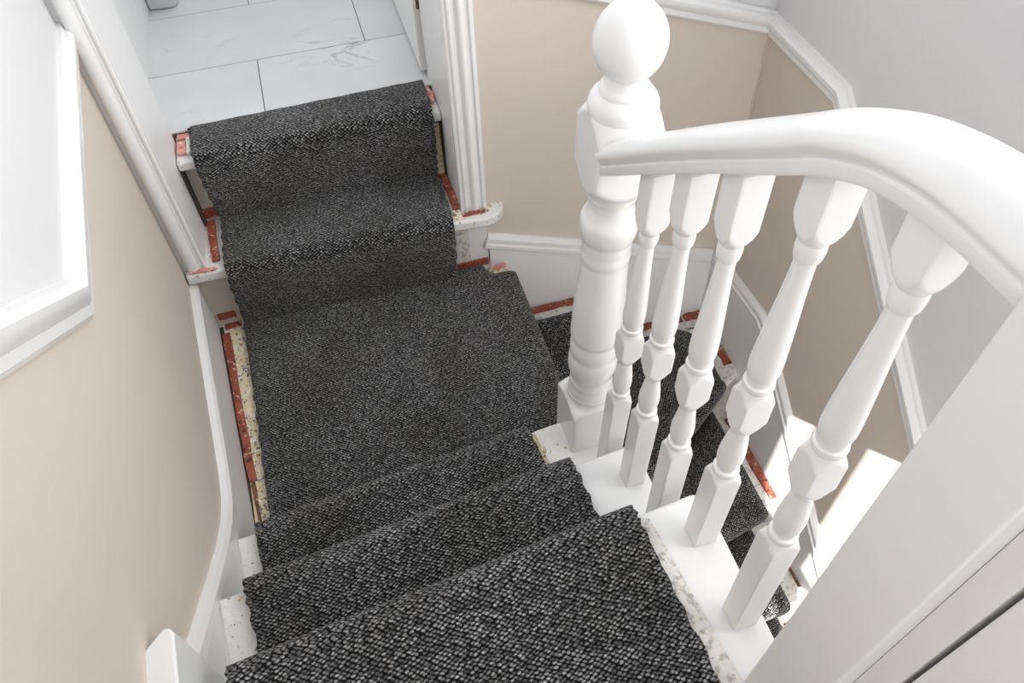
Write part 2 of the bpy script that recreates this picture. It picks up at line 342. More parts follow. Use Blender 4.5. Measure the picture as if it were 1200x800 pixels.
# ------------------------------------------------------------------ bathroom beyond the door
FZ = 2 * H
fl = empty('floor', (0.33, 0.9, FZ)); struct(fl, 'white marble-effect tiled bathroom floor')
box('screed', -0.35, 0.62, -0.664, 1.0, -0.06, -0.0009, 'grout', fl)
def tile(x0, x1, y0, y1):
    g = 0.0011; return box('tile', x0 + g - 0.33, x1 - g - 0.33, y0 + g - 0.9, y1 - g - 0.9, -0.005, 0.0, 'marble', fl, 0.0006, 1)
rows = [(0.234, 0.503), (0.503, 0.815), (0.815, 1.127), (1.127, 1.44)]
cuts = [[-0.018, 0.268, 0.870], [-0.018, 0.5625, 0.870], [-0.018, 0.268, 0.870], [-0.018, 0.5625, 0.870]]
for (a, b), c in zip(rows, cuts):
    for x0, x1 in zip(c[:-1], c[1:]): tile(x0, x1, a, b)
struct(box('wall_bathroom', -0.14, -0.016, 0.20, 1.9, 0.2, 3.4, 'bath'), 'white bathroom wall left of the tiles')
struct(box('wall_bathroom_right', 0.88, 1.0, 0.20, 1.9, 0.2, TOP, 'bath'), 'white bathroom wall behind the open door')
struct(box('wall_bathroom_far', -0.14, 1.0, 1.46, 1.6, 0.2, TOP, 'bath'), 'white far bathroom wall')
# open bathroom door, seen edge on
d = empty('door_1', (0.69, 0.285, FZ + 0.012)); struct(d, 'white bathroom door standing open against the wall, hinge edge towards the stairs')
box('door_leaf', -0.014, 0.024, 0.0, 0.70, 0, 1.95, 'satin', d, 0.002)
hg = box('hinge', -0.006, 0.016, -0.0025, 0.0, 0.165, 0.265, 'steel', d, 0.001)
for dz in (0.185, 0.245):
    v = [(0.005 + 0.0035 * math.cos(t * math.pi / 4), -0.004, dz + 0.0035 * math.sin(t * math.pi / 4)) for t in range(8)]
    slab('screw', v, (0, 0.002, 0), 'steel', hg)
# marble plinth at the left of the tiles
q = prism('marble_plinth', [(-0.015, 0.872), (0.045, 0.866), (0.060, 0.872), (0.068, 0.890), (0.068, 1.05), (-0.015, 1.05)], FZ + 0.001, FZ + 0.09, 'marble', None, 0.006)
tag(q, 'small marble-effect boxed plinth standing on the tiles by the left bathroom wall', 'plinth')

# door lining and architraves
df = empty('door_2', (0.37, 0.0, H)); struct(df, 'white door lining with moulded architraves around the bathroom steps')
def dbox(nm, x0, x1, y0, y1, z0, z1, m, bev=0.0): return box(nm, x0 - 0.37, x1 - 0.37, y0, y1, z0 - H, z1 - H, m, df, bev)
dbox('jamb', -0.10, 0.043, -0.012, 0.218, 0.05, TOP, 'satin', 0.002)
dbox('jamb', 0.690, 0.752, -0.012, 0.272, 0.05, TOP, 'satin', 0.002)
def casing(prof, z0, z1):
    v = [(x - 0.37, YB - o, z0 - H) for x, o in prof] + [(x - 0.37, YB - o, z1 - H) for x, o in prof]; n = len(prof)
    f = [tuple(range(n)), tuple(range(n, 2 * n))] + [(i, (i + 1) % n, n + (i + 1) % n, n + i) for i in range(n)]
    o = mk('architrave', v, f, 'gloss', df, smooth=True); o.data.set_sharp_from_angle(angle=math.radians(30))
rnd = lambda cx, r, a0, a1, n=6, h=0.0: [(cx + r * math.cos(math.radians(a0 + (a1 - a0) * i / n)), h + r * math.sin(math.radians(a0 + (a1 - a0) * i / n))) for i in range(n + 1)]
casing([(0.043, 0.0), (0.043, 0.008), (0.040, 0.011), (0.036, 0.011), (0.0345, 0.008), (0.031, 0.008), (0.029, 0.014)] + rnd(0.0125, 0.0155, 20, 160, 8, 0.008) + [(-0.006, 0.008), (-0.006, 0.0)], H + 0.002, TOP)
casing([(0.690, 0.0), (0.690, 0.009), (0.693, 0.012), (0.699, 0.012), (0.701, 0.017), (0.705, 0.018), (0.708, 0.014), (0.716, 0.014), (0.719, 0.019)] + rnd(0.7275, 0.0085, 160, 20, 6, 0.015) + [(0.737, 0.015), (0.744, 0.014), (0.747, 0.020), (0.755, 0.020), (0.757, 0.016), (0.757, 0.0)], H + 0.002, TOP)

# ------------------------------------------------------------------ steps up to the bathroom
bs = empty('bathroom_steps', (0.37, 0.0, 0.0)); tag(bs, 'two white painted steps up from the half landing to the tiled bathroom', 'steps')
def sh(poly): return [(x - 0.37, y) for x, y in poly]
arc = [(0.742 + 0.060 * math.cos(a), -0.012 + 0.052 * math.sin(a)) for a in [math.radians(-90 + 10 * i) for i in range(10)]]
prism('tread', sh([(-0.010, 0.165), (-0.010, -0.040)] + [(0.60, -0.050)] + arc + [(0.802, 0.0), (0.69, 0.0), (0.69, 0.165)]), H - 0.030, H, 'chipped', bs, 0.007, 3)
prism('riser', sh([(-0.01, 0.0), (-0.01, -0.016), (0.754, -0.016), (0.754, 0.0)]), -0.02, H - 0.028, 'riser', bs)
prism('riser', sh([(0.045, 0.150), (0.689, 0.150), (0.689, 0.165), (0.045, 0.165)]), H - 0.01, FZ - 0.030, 'riser', bs)
prism('tread', sh([(0.045, 0.122), (0.689, 0.122), (0.689, 0.236), (0.045, 0.236)]), FZ - 0.036, FZ - 0.012, 'chipped', bs, 0.005)
box('residue_strip', 0.663 - 0.37, 0.686 - 0.37, 0.138, 0.150, H + 0.01, FZ - 0.05, 'underlay', bs)
box('riser_facing', 0.640 - 0.37, 0.755 - 0.37, -0.0175, -0.0155, 0.0, H - 0.03, 'satin', bs)
for x0, x1 in ((0.0435, 0.051), (0.683, 0.6895)): box('gap_shade', x0 - 0.37, x1 - 0.37, 0.132, 0.151, H + 0.001, FZ - 0.036, 'dark', bs)  # dark slivers paint the shade between jamb and riser
box('residue_strip', 0.650 - 0.37, 0.704 - 0.37, -0.0195, -0.0155, 0.035, H - 0.035, 'residue', bs)
prism('residue_strip', sh([(0.645, -0.045), (0.692, -0.049), (0.690, -0.012), (0.640, -0.004)]), H - 0.002, H + 0.003, 'underlay', bs)

# ------------------------------------------------------------------ half landing
hl = empty('half_landing', (0.4, -0.35, 0.0)); tag(hl, 'square half landing platform between the bathroom steps and the winders', 'landing')
lp = [(-0.02, 0.0), (0.79, 0.0), (0.803, -0.012), (0.806, -0.70), (0.78, -0.80), (0.03, -0.84)]
prism('platform', [(x - 0.4, y + 0.35) for x, y in lp], -0.032, 0.0, 'chipped', hl, 0.008, 3)
box('riser', 0.766 - 0.4, 0.784 - 0.4, -0.70 + 0.35, -0.02 + 0.35, -H, -0.03, 'riser', hl)
prism('residue_strip', [(x - 0.4, y + 0.35) for x, y in ((0.030, -0.03), (0.085, -0.03), (0.095, -0.66), (0.055, -0.68), (0.045, -0.40))], -0.001, 0.0035, 'underlay', hl)
prism('gap_shade', [(x - 0.4, y + 0.35) for x, y in ((0.000, -0.02), (0.014, -0.02), (0.060, -0.66), (0.048, -0.66))], -0.001, 0.0015, 'dark', hl)  # dark strip paints the shade in the gap along the skirting
prism('residue_strip', [(x - 0.4, y + 0.35) for x, y in ((0.735, -0.024), (0.795, -0.024), (0.806, -0.085), (0.735, -0.085))], -0.001, 0.003, 'underlay', hl)

# ------------------------------------------------------------------ upper flight
uf = empty('upper_flight', (0.45, -0.9, 0.0)); tag(uf, 'short white flight rising from half landing to the upper landing in the foreground', 'staircase')
def loc(p, b=Vector((0.45, -0.9, 0))): return Vector(p) - b
XO = 0.806
def xl(y): return xw(y) + 0.004
for k in (1, 2, 3):
    a = nos(k, 0.05); a = nos(k, xl(a.y)); b = nos(k, XO - 0.012); b2 = nos(k, XO) + Vector((0, -0.014, 0))
    if k < 3:
        c = nos(k + 1, XO) - UY * (-0.02); d_ = nos(k + 1, xl(-1)) - UY * (-0.02)
        poly = [(a.x, a.y), (b.x, b.y), (b2.x, b2.y), (c.x, c.y), (d_.x, d_.y)]
    else:
        poly = [(a.x, a.y), (b.x, b.y), (b2.x, b2.y), (XO, -1.34), (0.845, -1.34), (0.845, -2.4), (xl(-2.4), -2.4)]
    prism('tread' if k < 3 else 'landing_floor', [tuple(loc((x, y, 0)))[:2] for x, y in poly], HU * k - 0.034, HU * k - 0.006, 'gloss', uf, 0.009, 3)
    # riser set back under the nosing
    r0 = nos(k, xl(-0.8)) + UY * 0.026; r1 = nos(k, 0.79) + UY * 0.026
    p = [loc((r0.x, r0.y, HU * (k - 1) - 0.02)), loc((r1.x, r1.y, HU * (k - 1) - 0.02)), loc((r1.x, r1.y, HU * k - 0.03)), loc((r0.x, r0.y, HU * k - 0.03))]
    slab('riser', p, UY * 0.014, 'gloss', uf)
# cut string on the stairwell side
sp = []
for k in (1, 2, 3):
    n_ = nos(k, 0.79) + UY * 0.026; sp += [(n_.y, HU * (k - 1) - 0.034), (n_.y, HU * k - 0.034)]
sp += [(-1.42, HU * 3 - 0.034), (-1.42, HU * 3 - 0.30), (-0.78, -0.24), (-0.67, -0.24), (-0.67, -0.034)]
slab('outer_string', [loc((0.776, y, z)) for y, z in sp], (0.018, 0, 0), 'gloss', uf)
# bare strips either side of the runner
def strip(k, x0, x1, back, m, y_in=0.012, dz=0.0):
    a = nos(k, x0) + UY * y_in; b = nos(k, x1) + UY * y_in; e = UY * back
    prism('residue_strip', [tuple(loc(p))[:2] for p in (a, b, b + e, a + e)], HU * k - 0.0065, HU * k - 0.003 + dz, m, uf)
strip(1, 0.062, 0.125, 0.19, 'chipped', 0.006); strip(2, 0.078, 0.15, 0.19, 'chipped', 0.006)
strip(1, 0.655, 0.682, 0.17, 'underlay'); strip(1, 0.675, 0.722, 0.12, 'chipped', 0.006, 0.002)
prism('residue_strip', [tuple(loc((x, y, 0)))[:2] for x, y in ((0.685, -1.105), (0.716, -1.108), (0.722, -1.16), (0.731, -1.25), (0.744, -1.37), (0.75, -1.60), (0.70, -1.60), (0.69, -1.3))], HU * 3 - 0.007, HU * 3 - 0.001, 'residue', uf)

# ------------------------------------------------------------------ lower flight (winders, then straight)
lf = empty('lower_flight', (1.15, -0.7, -0.9)); tag(lf, 'winding lower flight turning down past the newel along the right wall', 'staircase')
LB = Vector((1.15, -0.7, -0.9)); XI = 0.785; XW = XR - 0.002
ZL = [-0.2194, -0.439, -0.635, -0.795, -0.955, -1.115, -1.275, -1.435]
nosL = [((0.820, -0.700), (1.150, YB)), ((0.815, -0.715), (XW, -0.292)), ((0.800, -0.815), (XW, -0.668)), ((0.80, -0.935), (XW, -0.920)), ((0.80, -1.15), (XW, -1.15)), ((0.80, -1.37), (XW, -1.37)), ((0.80, -1.59), (XW, -1.59)), ((0.80, -1.81), (XW, -1.81))]
polyL = [[(0.77, YB), (1.150, YB), (0.820, -0.700), (0.77, -0.72)],
         [(0.77, -0.70), (0.83, -0.66), (1.135, YB), (XW, YB), (XW, -0.292), (0.815, -0.715), (0.77, -0.74)],
         [(0.77, -0.69), (XW, -0.262), (XW, -0.668), (0.800, -0.815), (0.77, -0.82)]]
for i in range(3, 8):
    a, b = nosL[i - 1]; c, e = nosL[i]; polyL.append([(0.77, a[1] + 0.03), (XW, b[1] + 0.03), e, c, (0.77, c[1])])
for i, (p, z) in enumerate(zip(polyL, ZL)):
    prism('tread', [(x - LB.x, y - LB.y) for x, y in p], z - 0.030 - LB.z, z - LB.z, 'chipped', lf, 0.007)
    a, b = nosL[i]; t = Vector((b[0] - a[0], b[1] - a[1], 0)).normalized(); back = Vector((-t.y, t.x, 0)) * 0.024
    if i == 0: back = Vector((-abs(back.x), abs(back.y), 0))
    pa = Vector((*a, 0)) + back; pb = Vector((*b, 0)) + back
    zl = ZL[i + 1] if i + 1 < len(ZL) else -1.6
    slab('riser', [pa + Vector((0, 0, zl - 0.01)) - LB, pb + Vector((0, 0, zl - 0.01)) - LB, pb + Vector((0, 0, z - 0.028)) - LB, pa + Vector((0, 0, z - 0.028)) - LB], back * 0.6, 'riser', lf)
struct(box('floor_hall', -0.2, 1.6, -3.4, 0.2, -1.90, -1.60, 'brown'), 'dark timber hall floor at the foot of the lower flight')
def lres(poly, z, m): return prism('residue_strip', [(x - LB.x, y - LB.y) for x, y in poly], z - 0.001 - LB.z, z + 0.003 - LB.z, m, lf)
ys = YB - 0.014; xs = XR - 0.014
lres([(0.82, ys), (1.12, ys), (1.10, ys - 0.062), (0.82, ys - 0.062)], ZL[0], 'residue')
lres([(1.16, ys), (xs, ys), (xs, ys - 0.065), (1.13, ys - 0.065)], ZL[1], 'residue')
lres([(xs, ys - 0.06), (xs, -0.292), (xs - 0.075, -0.335), (xs - 0.075, ys - 0.06)], ZL[1], 'residue')
lres([(xs, -0.30), (xs, -0.668), (xs - 0.065, -0.675), (xs - 0.065, -0.33)], ZL[2], 'residue')
lres([(xs, -0.68), (xs, -0.92), (xs - 0.07, -0.92), (xs - 0.07, -0.69)], ZL[3], 'residue')
lres([(xs, -0.94), (xs, -1.15), (xs - 0.07, -1.15), (xs - 0.07, -0.94)], ZL[4], 'residue')

# ------------------------------------------------------------------ carpets
NC = 40
def wob(i, s): return 0.0016 * math.sin(i * 1.9 + s) + 0.0012 * math.sin(i * 4.7 + s * 2.1)
def runner(name, path, left, right, th, label, sag=0.0):
    """path: list of (centre point 3D on nominal line, direction across) handled by callers as left/right point lists"""
    rows = []
    for i, (a, b) in enumerate(zip(left, right)):
        a = Vector(a) + Vector((wob(i, 0.3), 0, 0)); b = Vector(b) + Vector((wob(i, 2.0), 0, 0)); r = []
        for j in range(NC + 1):
            t = j / NC; p = a.lerp(b, t)
            p.z += sag * math.sin(t * 9 + i * 0.35) * 0.4 + 0.0006 * math.sin(37 * t + i)
            r.append(p)
        rows.append(r)
    o = grid_sheet(name, rows, th, 'carpet'); tag(o, label, 'carpet')
    return o
def interp(path, key):   # path of 2D (y,z) smooth ; key -> x by cumulative length
    return path
# bathroom runner: profile in (y, z)
pr = [(0.230, FZ + 0.006), (0.190, FZ + 0.008), (0.140, FZ + 0.006), (0.112, FZ - 0.006), (0.110, FZ - 0.05), (0.118, FZ - 0.11), (0.130, H + 0.055), (0.134, H + 0.020), (0.118, H + 0.010), (0.06, H + 0.010), (0.0, H + 0.011), (-0.038, H + 0.009), (-0.056, H - 0.008), (-0.054, H - 0.05), (-0.044, H - 0.12), (-0.036, 0.03), (-0.030, 0.012)]
sm = smooth_path([(y, z, 0) for y, z in pr], 5)
nn = len(sm) - 1
Lp = []; Rp = []
for i, p in enumerate(sm):
    t = i / nn; Lp.append((0.088 - 0.018 * max(0, t - 0.75) * 4, p.x - 0.004 * (1 - t), p.y)); Rp.append((0.670 - 0.014 * t, p.x + 0.012 * (1 - t) - 0.010 * t, p.y))
runner('stair_runner', None, Lp, Rp, 0.008, 'charcoal loop-pile stair runner draped over the two steps below the tiled floor')
# landing carpet: grid trimmed to landing, rolling over the right hand edge
rows = []
xsr = [0.0]  # profile to the right: along x to the nosing, then down
def land_edge(y): return 0.072 - 0.026 * (y + 0.03)
ys_ = [-0.020 - 0.80 * i / 44 for i in range(45)]
for i, y in enumerate(ys_):
    x0 = land_edge(y) + wob(i, 1.0); r = []
    pts2 = [(x0 + (0.790 - x0) * j / 34, 0.010) for j in range(35)] + [(0.803, 0.008), (0.811, 0.001), (0.8135, -0.010), (0.811, -0.03), (0.803, -0.07), (0.797, -0.12), (0.795, -0.17), (0.796, -0.205)]
    for j, (x, z) in enumerate(pts2):
        yy = y
        if y > -0.068 and x > 0.742: yy = -0.068 - 0.0 * j
        r.append((x, yy + 0.001 * math.sin(j * 2.1), z + 0.0012 * math.sin(x * 31 + y * 17)))
    rows.append(r)
o = grid_sheet('landing_carpet', rows, 0.008, 'carpet'); tag(o, 'large flat charcoal loop-pile carpet covering the square half landing', 'carpet')
# upper runner in flight coordinates (f, z)
fp = [(-0.012, 0.012), (0.012, 0.03), (0.016, 0.09), (0.008, 0.15), (-0.006, 0.178), (-0.005, 0.193), (0.010, 0.200), (0.032, 0.2005), (0.085, 0.1965), (0.15, 0.1955)]
prof = []
for k in range(3):
    for a, z in fp: prof.append((a + k * G, z + k * HU))
prof = prof[:-1] + [(2 * G + 0.145, 3 * HU + 0.0045), (2 * G + 0.22, 3 * HU + 0.0045), (2 * G + 0.40, 3 * HU + 0.0045), (2 * G + 0.62, 3 * HU + 0.0045)]
sm = smooth_path([(a, z, 0) for a, z in prof], 5); Lp = []; Rp = []
for i, p in enumerate(sm):
    a = OO + UY * p.x; L_ = a + UX * (-0.002 - 0.003 * math.sin(p.x * 14)); R_ = a + UX * (0.562 + 0.004 * math.sin(p.x * 9 + 0.6) - 0.055 * max(0.0, p.x - 2 * G))
    Lp.append((L_.x, L_.y, p.y)); Rp.append((R_.x, R_.y, p.y))
runner('stair_runner', None, Lp, Rp, 0.007, 'charcoal loop-pile stair runner covering the short flight nearest the camera', 0.004)
# lower carpets
def cpiece(back, front, z, zdn, label, dn=None):
    """tread carpet: back edge polyline and front edge polyline with equal counts, then roll over the nosing"""
    rows = []; nb = 10
    B = [Vector(p) for p in back]; F = [Vector(p) for p in front]
    def res(P, n):
        L = [0]
        for a, b in zip(P[:-1], P[1:]): L.append(L[-1] + (b - a).length)
        out = []
        for i in range(n + 1):
            t = L[-1] * i / n; k = 0
            while k < len(P) - 2 and L[k + 1] < t: k += 1
            u = (t - L[k]) / max(1e-9, L[k + 1] - L[k]); out.append(P[k].lerp(P[k + 1], min(1, max(0, u))))
        return out
    B = res(B, 24); F = res(F, 24)
    t = (F[-1] - F[0]); t = Vector((t.x, t.y)).normalized(); out = Vector((t.y, -t.x))
    mid = (F[12] - B[12])
    if out.dot(mid) < 0: out = -out
    for i in range(nb + 1):
        rows.append([(*B[j].lerp(F[j], i / nb), z + 0.010 + 0.0015 * math.sin(i * 1.3 + j * 0.5)) for j in range(25)])
    dz = z - zdn
    for o_, h_ in ((0.010, 0.006), (0.016, -0.004), (0.016, -0.02), (0.010, -0.06), (0.0, -dz * 0.55), (-0.010, -dz * 0.8), (-0.012, -dz + 0.016)):
        rows.append([(F[j].x + out.x * o_ + 0.003 * math.sin(j * 0.6) * (h_ < -0.02), F[j].y + out.y * o_, z + h_) for j in range(25)])
    ob = grid_sheet('stair_carpet', rows, 0.008, 'carpet'); tag(ob, label, 'carpet')
xc = XR - 0.078; yc = YB - 0.070
cpiece([(0.800, yc), (0.800, -0.35), (0.800, -0.66)], [(1.115, yc), (0.98, -0.36), (0.825, -0.68)], ZL[0], ZL[1], 'charcoal carpet on the first winder step, directly below the half landing edge')
cpiece([(0.835, -0.66), (0.99, -0.34), (1.115, -0.085), (1.36, -0.085), (1.385, -0.10), (xc, -0.14)], [(0.825, -0.700), (0.97, -0.60), (1.15, -0.49), (1.25, -0.43), (1.34, -0.37), (xc - 0.004, -0.318)], ZL[1], ZL[2], 'charcoal carpet on the corner winder step, its worn nosing folding down')
cpiece([(0.83, -0.69), (1.15, -0.475), (xc + 0.008, -0.31)], [(0.81, -0.805), (1.15, -0.735), (xc + 0.008, -0.675)], ZL[2], ZL[3], 'charcoal carpet on the sunlit step below the corner winder')
cpiece([(0.81, -0.79), (1.15, -0.72), (xc, -0.66)], [(0.81, -0.925), (1.15, -0.920), (xc, -0.915)], ZL[3], ZL[4], 'small charcoal carpet glimpsed between the last two balusters, fourth step down')
cpiece([(0.81, -0.90), (1.15, -0.90), (xc + 0.005, -0.90)], [(0.81, -1.14), (1.15, -1.14), (xc + 0.005, -1.14)], ZL[4], ZL[5], 'charcoal carpet on the lowest visible step beside the door lining')

# ------------------------------------------------------------------ gripper rods and scraps
def rod(pts, z, th, m, label, name='gripper_rod', cat='gripper rod', bev=0.0015):
    c = Vector((sum(p[0] for p in pts) / len(pts), sum(p[1] for p in pts) / len(pts), z))
    o = prism(name, [(p[0] - c.x, p[1] - c.y) for p in pts], 0, th, m, None, bev, 1); o.location = c
    tag(o, label, cat, 'old carpet gripper rods'); return o
def line_rod(a, b, wd, z, th, m, label):
    a = Vector(a); b = Vector(b); t = (b - a).normalized(); n = Vector((-t.y, t.x)) * wd / 2; k = 8; l = []; r = []
    for i in range(k + 1):
        p = a.lerp(b, i / k); j = 0.10 * wd
        l.append(p + n + n.normalized() * random.uniform(-j, j)); r.append(p - n + n.normalized() * random.uniform(-j, j))
    return rod([tuple(p) for p in l + r[::-1]], z, th, m, label)
line_rod((0.022, -0.050), (0.056, -0.520), 0.019, 0.001, 0.007, 'red', 'long flaking red gripper rod along the left edge of the half landing')
line_rod((0.056, -0.52), (0.068, -0.675), 0.008, 0.001, 0.006, 'brown', 'thin dark bare wood strip continuing the long red rod')
line_rod((0.020, -0.026), (0.062, -0.026), 0.018, 0.001, 0.007, 'red', 'short red gripper rod scrap at the left back corner of the half landing')
line_rod((0.762, -0.036), (0.798, -0.036), 0.014, 0.003, 0.007, 'pink', 'tiny pinkish gripper rod scrap at the back right corner of the half landing')
def riser_rod(x0, x1, y, z0, z1, m, label):
    o = box('gripper_rod', x0 - (x0 + x1) / 2, x1 - (x0 + x1) / 2, -0.006, 0.0, 0, z1 - z0, m, None, 0.0015); o.location = ((x0 + x1) / 2, y, z0)
    tag(o, label, 'gripper rod', 'old carpet gripper rods')
riser_rod(0.012, 0.058, -0.016, 0.028, 0.050, 'red', 'small red scrap on the lower bathroom riser, left of the runner')
riser_rod(0.664, 0.752, -0.0178, 0.014, 0.038, 'red', 'red gripper rod at the foot of the bathroom step, right of the runner')
riser_rod(0.050, 0.086, 0.150, H + 0.014, H + 0.044, 'red', 'red scrap at the foot of the upper bathroom riser, left of the runner')
line_rod((0.060, 0.142), (0.068, -0.010), 0.020, H + 0.001, 0.008, 'red', 'red gripper rod on the first bathroom step beside the left jamb')
line_rod((0.002, -0.032), (0.066, -0.034), 0.010, H + 0.001, 0.006, 'pink', 'thin pinkish rod in front of the left architrave foot')
line_rod((0.676, 0.140), (0.681, -0.008), 0.019, H + 0.001, 0.009, 'red', 'dark red gripper rod on the first bathroom step beside the right jamb')
line_rod((0.688, -0.036), (0.750, -0.036), 0.011, H + 0.001, 0.006, 'red', 'short red rod in front of the right architrave foot')
rod([(0.050, 0.212), (0.080, 0.212), (0.080, 0.232), (0.050, 0.232)], FZ - 0.011, 0.006, 'pink', 'pale pink wood scrap tucked under the tile edge at the left jamb')
rod([(0.049, 0.150), (0.071, 0.150), (0.071, 0.200), (0.049, 0.200)], FZ - 0.011, 0.008, 'pink', 'square pink wood block at the left end of the upper bathroom step')
rod([(0.072, 0.146), (0.082, 0.146), (0.082, 0.210), (0.072, 0.210)], FZ - 0.011, 0.009, 'chipped', 'chipped white batten beside the square pink block')
rod([(0.672, 0.165), (0.684, 0.170), (0.688, 0.205), (0.680, 0.235), (0.668, 0.235)], FZ - 0.011, 0.009, 'pink', 'splintered pink wood scrap at the right end of the upper bathroom step')
line_rod((0.820, ys - 0.014), (1.10, ys - 0.014), 0.022, ZL[0] + 0.002, 0.008, 'red', 'red gripper rod along the back wall, left of the newel')
line_rod((1.17, ys - 0.014), (1.400, ys - 0.014), 0.024, ZL[1] + 0.002, 0.008, 'red', 'red gripper rod along the back wall, seen between the balusters')
line_rod((1.408, ys - 0.016), (xs - 0.004, ys - 0.016), 0.030, ZL[1] + 0.002, 0.008, 'red', 'short red gripper rod in the wall corner of the winder step')
line_rod((xs - 0.014, -0.075), (xs - 0.014, -0.262), 0.026, ZL[1] + 0.002, 0.008, 'red', 'red gripper rod along the right wall on the corner winder step')
line_rod((xs - 0.014, -0.345), (xs - 0.014, -0.655), 0.026, ZL[2] + 0.002, 0.008, 'red', 'bright red gripper rod along the right wall on the sunlit step')
line_rod((xs - 0.006, -0.76), (xs - 0.006, -0.885), 0.010, ZL[3] + 0.002, 0.005, 'brown', 'thin brown wood strip by the right wall near the door lining')
line_rod((xs - 0.028, -0.935), (xs - 0.028, -0.965), 0.028, ZL[4] + 0.002, 0.008, 'red', 'small red scrap on the lowest visible step beside the door lining')
# tacks standing at the tile edge
for x, y, l in ((0.081, 0.2345, 'dark carpet tack at the tile edge by the left end of the runner'), (0.285, 0.243, 'dark carpet tack at the tile edge under the tile joint'), (0.452, 0.2455, 'dark carpet tack at the tile edge near the middle of the runner')):
    n = 8; v = [(0.0032 * math.cos(t * math.pi / 4), 0.0032 * math.sin(t * math.pi / 4), 0.0) for t in range(n)] + [(0.002 * math.cos(t * math.pi / 4), 0.002 * math.sin(t * math.pi / 4), 0.004) for t in range(n)]
    f = [tuple(range(n)), tuple(range(n, 2 * n))] + [(i, (i + 1) % n, n + (i + 1) % n, n + i) for i in range(n)]
    o = mk('carpet_tack', v, f, 'fibre'); o.location = (x, y, FZ + 0.0005); tag(o, l, 'tack', 'carpet tacks')

# ------------------------------------------------------------------ balustrade
def lathe_square(name, prof, half, z0, z1, mat, parent, cx=0, cy=0, lean=lambda z: (0, 0), n=64, dz=0.0025, circ=False):
    """square timber of half width `half` turned to radius profile prof [(z, r)]: r(theta) = min(square, profile)"""
    zs = sorted({z0, z1} | {z for z, r in prof if z0 <= z <= z1})
    allz = []
    for a, b in zip(zs[:-1], zs[1:]):
        m = max(1, int((b - a) / dz)) if (b - a) < 0.12 else max(6, int((b - a) / 0.02)); allz += [a + (b - a) * i / m for i in range(m)]
    allz.append(zs[-1])
    def R(z):
        if z <= prof[0][0]: return prof[0][1]
        for (za, ra), (zb, rb) in zip(prof[:-1], prof[1:]):
            if za <= z <= zb: return ra + (rb - ra) * (z - za) / max(1e-9, zb - za)
        return prof[-1][1]
    angs = [2 * math.pi * i / n for i in range(n)]
    if not circ:
        for q in (45, 135, 225, 315): angs += [math.radians(q - 2.2), math.radians(q + 2.2)]
        angs.sort(); n = len(angs)
    v = []; f = []
    for z in allz:
        r = R(z); lx, ly = lean(z)
        for t in angs:
            c, s = math.cos(t), math.sin(t)
            rr = r if circ else min(r, half / max(abs(c), abs(s)))
            rr = min(rr, half * 1.385) if not circ else rr
            v.append((cx + lx + rr * c, cy + ly + rr * s, z))
    k = len(allz)
    for i in range(k - 1):
        for j in range(n):
            j2 = (j + 1) % n; f.append((i * n + j, i * n + j2, (i + 1) * n + j2, (i + 1) * n + j))
    f.append(tuple(range(n))); f.append(tuple(range((k - 1) * n, k * n)))
    o = mk(name, v, f, mat, parent, smooth=True)
    try:
        o.data.set_sharp_from_angle(angle=math.radians(32))
    except Exception: pass
    return o
def bez(pts, n=6):   # smooth a (z, r) polyline
    return [(p.x, p.y) for p in smooth_path([(a, b, 0) for a, b in pts], n)]

# handrail underside line
RU = [(-0.762, 0.893), (-0.812, 0.932), (-0.892, 0.995), (-1.000, 1.079), (-1.112, 1.163), (-1.154, 1.195), (-1.18, 1.211), (-1.21, 1.226), (-1.25, 1.238), (-1.29, 1.243), (-1.345, 1.246)]
def rail_z(y):
    for (a, za), (b, zb) in zip(RU[:-1], RU[1:]):
        if b <= y <= a: return za + (zb - za) * (y - a) / (b - a)
    return RU[0][1] if y > RU[0][0] else RU[-1][1]
XB = 0.7748
# lower newel
nw = empty('newel_post', (0.785, -0.716, -0.22)); tag(nw, 'stout white turned newel post with ball finial at the half landing corner', 'newel post')
nl = lambda z: (0.016 * max(0, z + 0.22 - 0.45) / 0.6 if z > 0 else 0.0, 0.0)
def nlean(z): zz = z - 0.22; return (0.013 * max(0.0, zz - 0.40) / 0.65, 0.0)
up = 0.22
BIG = 0.075
base_p = [(0.0, BIG), (0.515, BIG), (0.530, 0.060), (0.538, 0.050), (0.545, 0.0455), (0.556, 0.0445)]
lathe_square('base_block', base_p, 0.050, 0.0, 0.556, 'gloss', nw, lean=nlean)
sh_p = bez([(0.550, 0.0440), (0.565, 0.0432), (0.578, 0.0405)], 4) + [(0.582, 0.0412), (0.590, 0.0408)] + bez([(0.596, 0.0392), (0.604, 0.0388), (0.612, 0.0410), (0.628, 0.0452), (0.648, 0.0462), (0.664, 0.0445)], 5) + [(0.668, 0.0432)] + bez([(0.676, 0.0440), (0.690, 0.0450), (0.702, 0.0435)], 4) + [(0.706, 0.0424), (0.712, 0.0424)] + bez([(0.720, 0.0450), (0.735, 0.0458), (0.80, 0.0442), (0.86, 0.0402), (0.905, 0.0378)], 6) + [(0.910, 0.0392), (0.918, 0.0398), (0.926, 0.0392)] + [(0.930, 0.0386)] + bez([(0.938, 0.0392), (0.952, 0.0398), (0.962, 0.0430), (0.978, 0.0452), (0.992, 0.0442), (1.004, 0.0385), (1.018, 0.0345), (1.032, 0.0350)], 5) + [(1.036, 0.0372), (1.050, 0.0380)]
lathe_square('shaft', sh_p, 0.2, 0.550, 1.050, 'gloss', nw, lean=nlean, circ=True)
